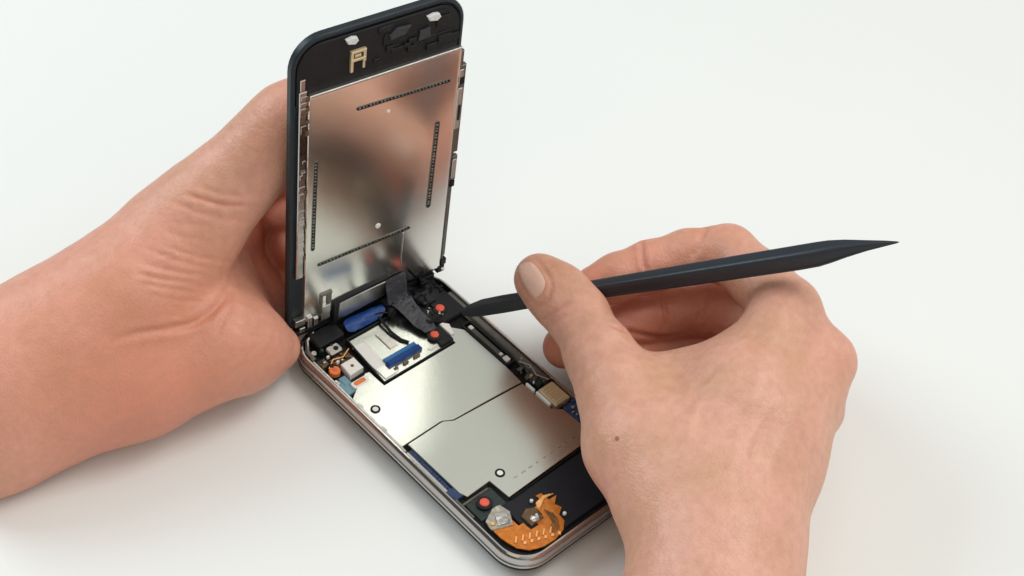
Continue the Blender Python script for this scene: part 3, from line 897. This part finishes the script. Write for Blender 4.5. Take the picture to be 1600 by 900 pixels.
# middle
RH.chain([(1282, 566, 489, 10.5), (1215, 510, 512, 9.5), (1120, 482, 531, 9.8), (1050, 486, 533, 9.2), (985, 502, 530, 9.2), (925, 528, 524, 8.2), (882, 542, 518, 7.4)], 3, 2.0)
# ring
RH.chain([(1270, 640, 490, 10), (1200, 590, 518, 9), (1120, 558, 537, 9.2), (1030, 560, 537, 8.6), (975, 582, 525, 7.9), (930, 597, 514, 7.0)], 3, 2.0)
# little finger
RH.chain([(1245, 700, 494, 9), (1200, 690, 512, 8), (1120, 668, 520, 8), (1050, 660, 515, 7.2), (1000, 665, 508, 6.6)], 3, 2.0)

rcre = [([(806, 416), (812, 440), (824, 462), (840, 480), (856, 472), (863, 444), (857, 430), (845, 413), (832, 399)], .38, .65),
        ([(1225, 480), (1205, 540), (1180, 610), (1155, 690), (1140, 760)], -.42, 2.4), ([(1283, 560), (1255, 620), (1222, 690), (1190, 760)], -.4, 2.4),
        ([(1065, 690), (1085, 650), (1098, 610), (1130, 575)], -.28, 1.2), ([(1098, 610), (1060, 585)], -.2, 1.1), ([(1180, 800), (1160, 740), (1172, 680), (1215, 620)], -.26, 1.2),
        ([(1238, 452), (1252, 462), (1262, 478)], .2, .7), ([(1228, 458), (1243, 470), (1252, 488)], .2, .7), ([(1220, 466), (1233, 480), (1240, 498)], .16, .7),
        ([(1300, 540), (1312, 556), (1316, 575)], .2, .7), ([(1290, 545), (1301, 560), (1304, 582)], .16, .7),
        ([(1002, 372), (1003, 395), (1008, 425)], .85, .75), ([(1108, 348), (1092, 378), (1080, 405)], .7, .9), ([(1103, 372), (1092, 395)], .3, .7),
        ([(835, 505), (858, 492), (880, 478), (896, 468)], .40, .8), ([(848, 512), (872, 500), (888, 488)], .25, .7), ([(905, 540), (925, 520), (938, 505)], .16, .8),
        ([(1032, 462), (1040, 485), (1040, 515)], .7, .8), ([(1110, 452), (1100, 475), (1088, 505)], .6, .9), ([(945, 505), (985, 520), (1030, 528), (1070, 522)], .6, .9),
        ([(1125, 470), (1108, 500), (1092, 520)], .22, .8), ([(1075, 640), (1100, 600), (1130, 570)], .18, 1.6),
        ([(1240, 455), (1262, 480)], .14, .8), ([(1225, 470), (1245, 500)], .12, .8), ([(1305, 545), (1322, 570)], .12, .8)]
random.seed(11)
for cx, cy, n_, sl0 in ((1235, 470, 5, 1.0), (1300, 555, 4, .9), (870, 495, 4, -.55), (1180, 790, 4, .1), (1010, 600, 4, .5)):
    for k in range(n_):
        x = cx + random.uniform(-18, 18); y = cy + random.uniform(-16, 16); L = random.uniform(6, 14); sl = sl0 + random.uniform(-.25, .25)
        rcre.append(([(x - L, y - L * sl), (x, y + random.uniform(-2, 2)), (x + L, y + L * sl)], random.uniform(.07, .15), .55))
hand_r = build_hand('hand', RH, .80, rcre,
                    [(930, 447, 513, 13, .8), (1000, 420, 515, 16, .62), (1110, 390, 515, 18, .45), (882, 542, 517, 16, .9), (1000, 500, 525, 26, .9), (1090, 500, 528, 22, .85), (842, 425, 505, 11, .35), (1285, 560, 480, 14, .2), (1230, 470, 482, 12, .15), (925, 596, 512, 14, .8)],
                    np.array([-200., -160, -9.6]), np.array([400., 400, 300]), at(1112, 960, 446),
                    bulges=(((1180, 620), .5, 7), ((1150, 700), .35, 9), ((1230, 640), .4, 6)))
tag(hand_r, 'right hand seen from its back, thumb and curled fingers gripping the black pry stick', 'hand')


def nail_patch(flesh, quad, parent, name='fingernail'):
    """curved nail plate lying on the skin inside a four-sided outline"""
    q = [np.array(p, float) for p in quad]; n = 14; G = []
    for i in range(n + 1):
        for j in range(n + 1):
            a = -1 + 2 * i / n; c = -1 + 2 * j / n
            # square to disc, keeping it squarish
            x = a * math.sqrt(1 - .36 * c * c); y = c * math.sqrt(1 - .36 * a * a)
            u = (x + 1) / 2; v = (y + 1) / 2
            p = q[0] * (1 - u) * (1 - v) + q[1] * u * (1 - v) + q[2] * u * v + q[3] * (1 - u) * v
            G.append((p, max(abs(a), abs(c))))
    top = []; bot = []
    for p, e in G:
        hpt = flesh.hit(*p)
        g = flesh.grad(hpt[None])[0]
        top.append(hpt + g * (.42 - .35 * e ** 4)); bot.append(hpt - g * .3)
    V = top + bot; m = (n + 1) ** 2; F = []
    for i in range(n):
        for j in range(n):
            a = i * (n + 1) + j; F.append([a, a + n + 1, a + n + 2, a + 1]); F.append([m + a, m + a + 1, m + a + n + 2, m + a + n + 1])
    bd = [j for j in range(n)] + [i * (n + 1) + n for i in range(n)] + [n * (n + 1) + j for j in range(n, 0, -1)] + [i * (n + 1) for i in range(n, 0, -1)]
    for k in range(len(bd)):
        a, c = bd[k], bd[(k + 1) % len(bd)]; F.append([a, c, m + c, m + a])
    return link_mesh(name, V, F, 'nail', parent)


nail_patch(RH, [(805, 420), (829, 404), (857, 442), (836, 473)], hand_r)
mp = RH.hit(965, 685); b = MB(); g = RH.grad(mp[None])[0]
b.loft([[mp + g * z + r_ * (math.cos(a) * RC[0] + math.sin(a) * np.cross(g, RC[0])) for a in np.linspace(0, 2 * math.pi, 12, endpoint=False)] for r_, z in ((.8, -.3), (.75, .12), (.4, .25))])
b.build('mole', 'mole', hand_r)

# ---- left hand, steadying the panel
LH = Flesh()
# thumb and ball of the thumb
LH.chain([(-160, 680, 462, 25), (0, 592, 468, 24), (110, 528, 474, 22.5), (200, 462, 478, 20.5), (279, 373, 482, 16.9), (328, 316, 480, 13.4), (378, 268, 479, 11.5), (423, 222, 477, 11.0), (456, 185, 475, 10.0), (480, 166, 474, 8.8)], 8, 6)
# heel of the hand
LH.chain([(-160, 725, 464, 23), (0, 650, 470, 21.5), (110, 600, 476, 21.0), (210, 582, 481, 19.2), (338, 534, 490, 17.3), (388, 542, 497, 12.0), (440, 544, 505, 5.8)], 9, 7)
LH.chain([(-160, 700, 476, 24), (60, 575, 484, 21), (220, 520, 492, 20), (330, 460, 505, 16)], 9, 8)
# palm plate behind
LH.chain([(300, 420, 498, 15), (352, 360, 526, 11), (378, 320, 536, 9)], 8, 6)
LH.chain([(320, 480, 503, 15), (378, 440, 532, 11), (392, 400, 543, 9)], 8, 6)
LH.chain([(350, 500, 505, 14), (402, 484, 526, 10), (435, 474, 537, 8)], 8, 6)
# fingers curling behind the panel
LH.chain([(372, 330, 538, 10), (434, 268, 524, 8.6), (500, 266, 510, 8.0), (560, 275, 503, 7.4)], 3, 1.2)
LH.chain([(378, 370, 544, 10), (440, 330, 534, 8.8), (510, 322, 516, 8.4), (575, 325, 508, 7.6)], 3, 1.0)
LH.chain([(383, 410, 546, 10), (440, 392, 538, 8.8), (515, 380, 520, 8.2), (575, 376, 514, 7.4)], 3, 1.0)
LH.chain([(393, 450, 542, 9.5), (445, 450, 538, 8.4), (510, 435, 526, 7.4), (555, 425, 520, 6.8)], 3, 1.0)

lcre = [([(288, 302), (320, 312), (350, 321), (398, 321)], 0.66, 0.70), ([(270, 315), (305, 330), (345, 343), (375, 346)], 0.32, 0.70), ([(310, 290), (345, 303), (385, 305)], 0.25, 0.62),
        ([(262, 385), (290, 396), (330, 406), (365, 410)], 0.34, 0.62), ([(210, 408), (245, 417), (285, 427), (320, 430)], 0.40, 0.62), ([(215, 426), (250, 436), (300, 442)], 0.36, 0.62),
        ([(220, 442), (260, 450), (310, 458)], 0.32, 0.62), ([(240, 395), (280, 408), (330, 420)], 0.22, 0.60), ([(235, 462), (280, 470), (320, 472)], 0.20, 0.62), ([(250, 360), (290, 372), (340, 380)], 0.14, 0.70),
        ([(362, 440), (352, 465), (330, 488), (305, 505), (265, 514), (215, 520), (175, 533)], 0.89, 1.09),
        ([(366, 452), (358, 480), (346, 505), (338, 530)], 0.36, 0.94), ([(415, 170), (430, 180), (442, 195)], 0.14, 0.60), ([(420, 165), (436, 174), (447, 186)], 0.11, 0.60),
        ([(430, 535), (415, 555), (400, 570)], 0.11, 0.78), ([(395, 560), (360, 585), (320, 605)], 0.11, 0.94)]
random.seed(5)
for cx, cy, n_ in ((335, 322, 7), (275, 420, 9), (300, 370, 4), (415, 215, 4), (300, 480, 3), (390, 510, 3)):
    for k in range(n_):
        x = cx + random.uniform(-45, 45) * (.5 if cx > 380 else 1); y = cy + random.uniform(-32, 32); L = random.uniform(14, 34); sl = random.uniform(-.05, .35) if cx < 380 else random.uniform(.3, .9)
        lcre.append(([(x - L, y - L * sl), (x, y + random.uniform(-2.5, 2.5)), (x + L, y + L * sl * .5)], random.uniform(.07, .17), .55))
hand_l = build_hand('hand', LH, .78, lcre,
                    [(445, 190, 458, 22, .35), (430, 262, 515, 22, .6), (440, 330, 522, 30, .75), (430, 420, 522, 34, .75), (230, 600, 470, 52, .75), (120, 600, 470, 40, .6), (400, 545, 485, 30, .5), (330, 500, 485, 25, .25)],  # heel and forearm reds also paint in the arm's darker shaded underside
                    np.array([-112., 60, -9.6]), np.array([200., 400, 300]), at(0, 600, 470), base_red=0.15)
tag(hand_l, 'left hand coming from the left, thumb and palm steadying the raised screen panel', 'hand')
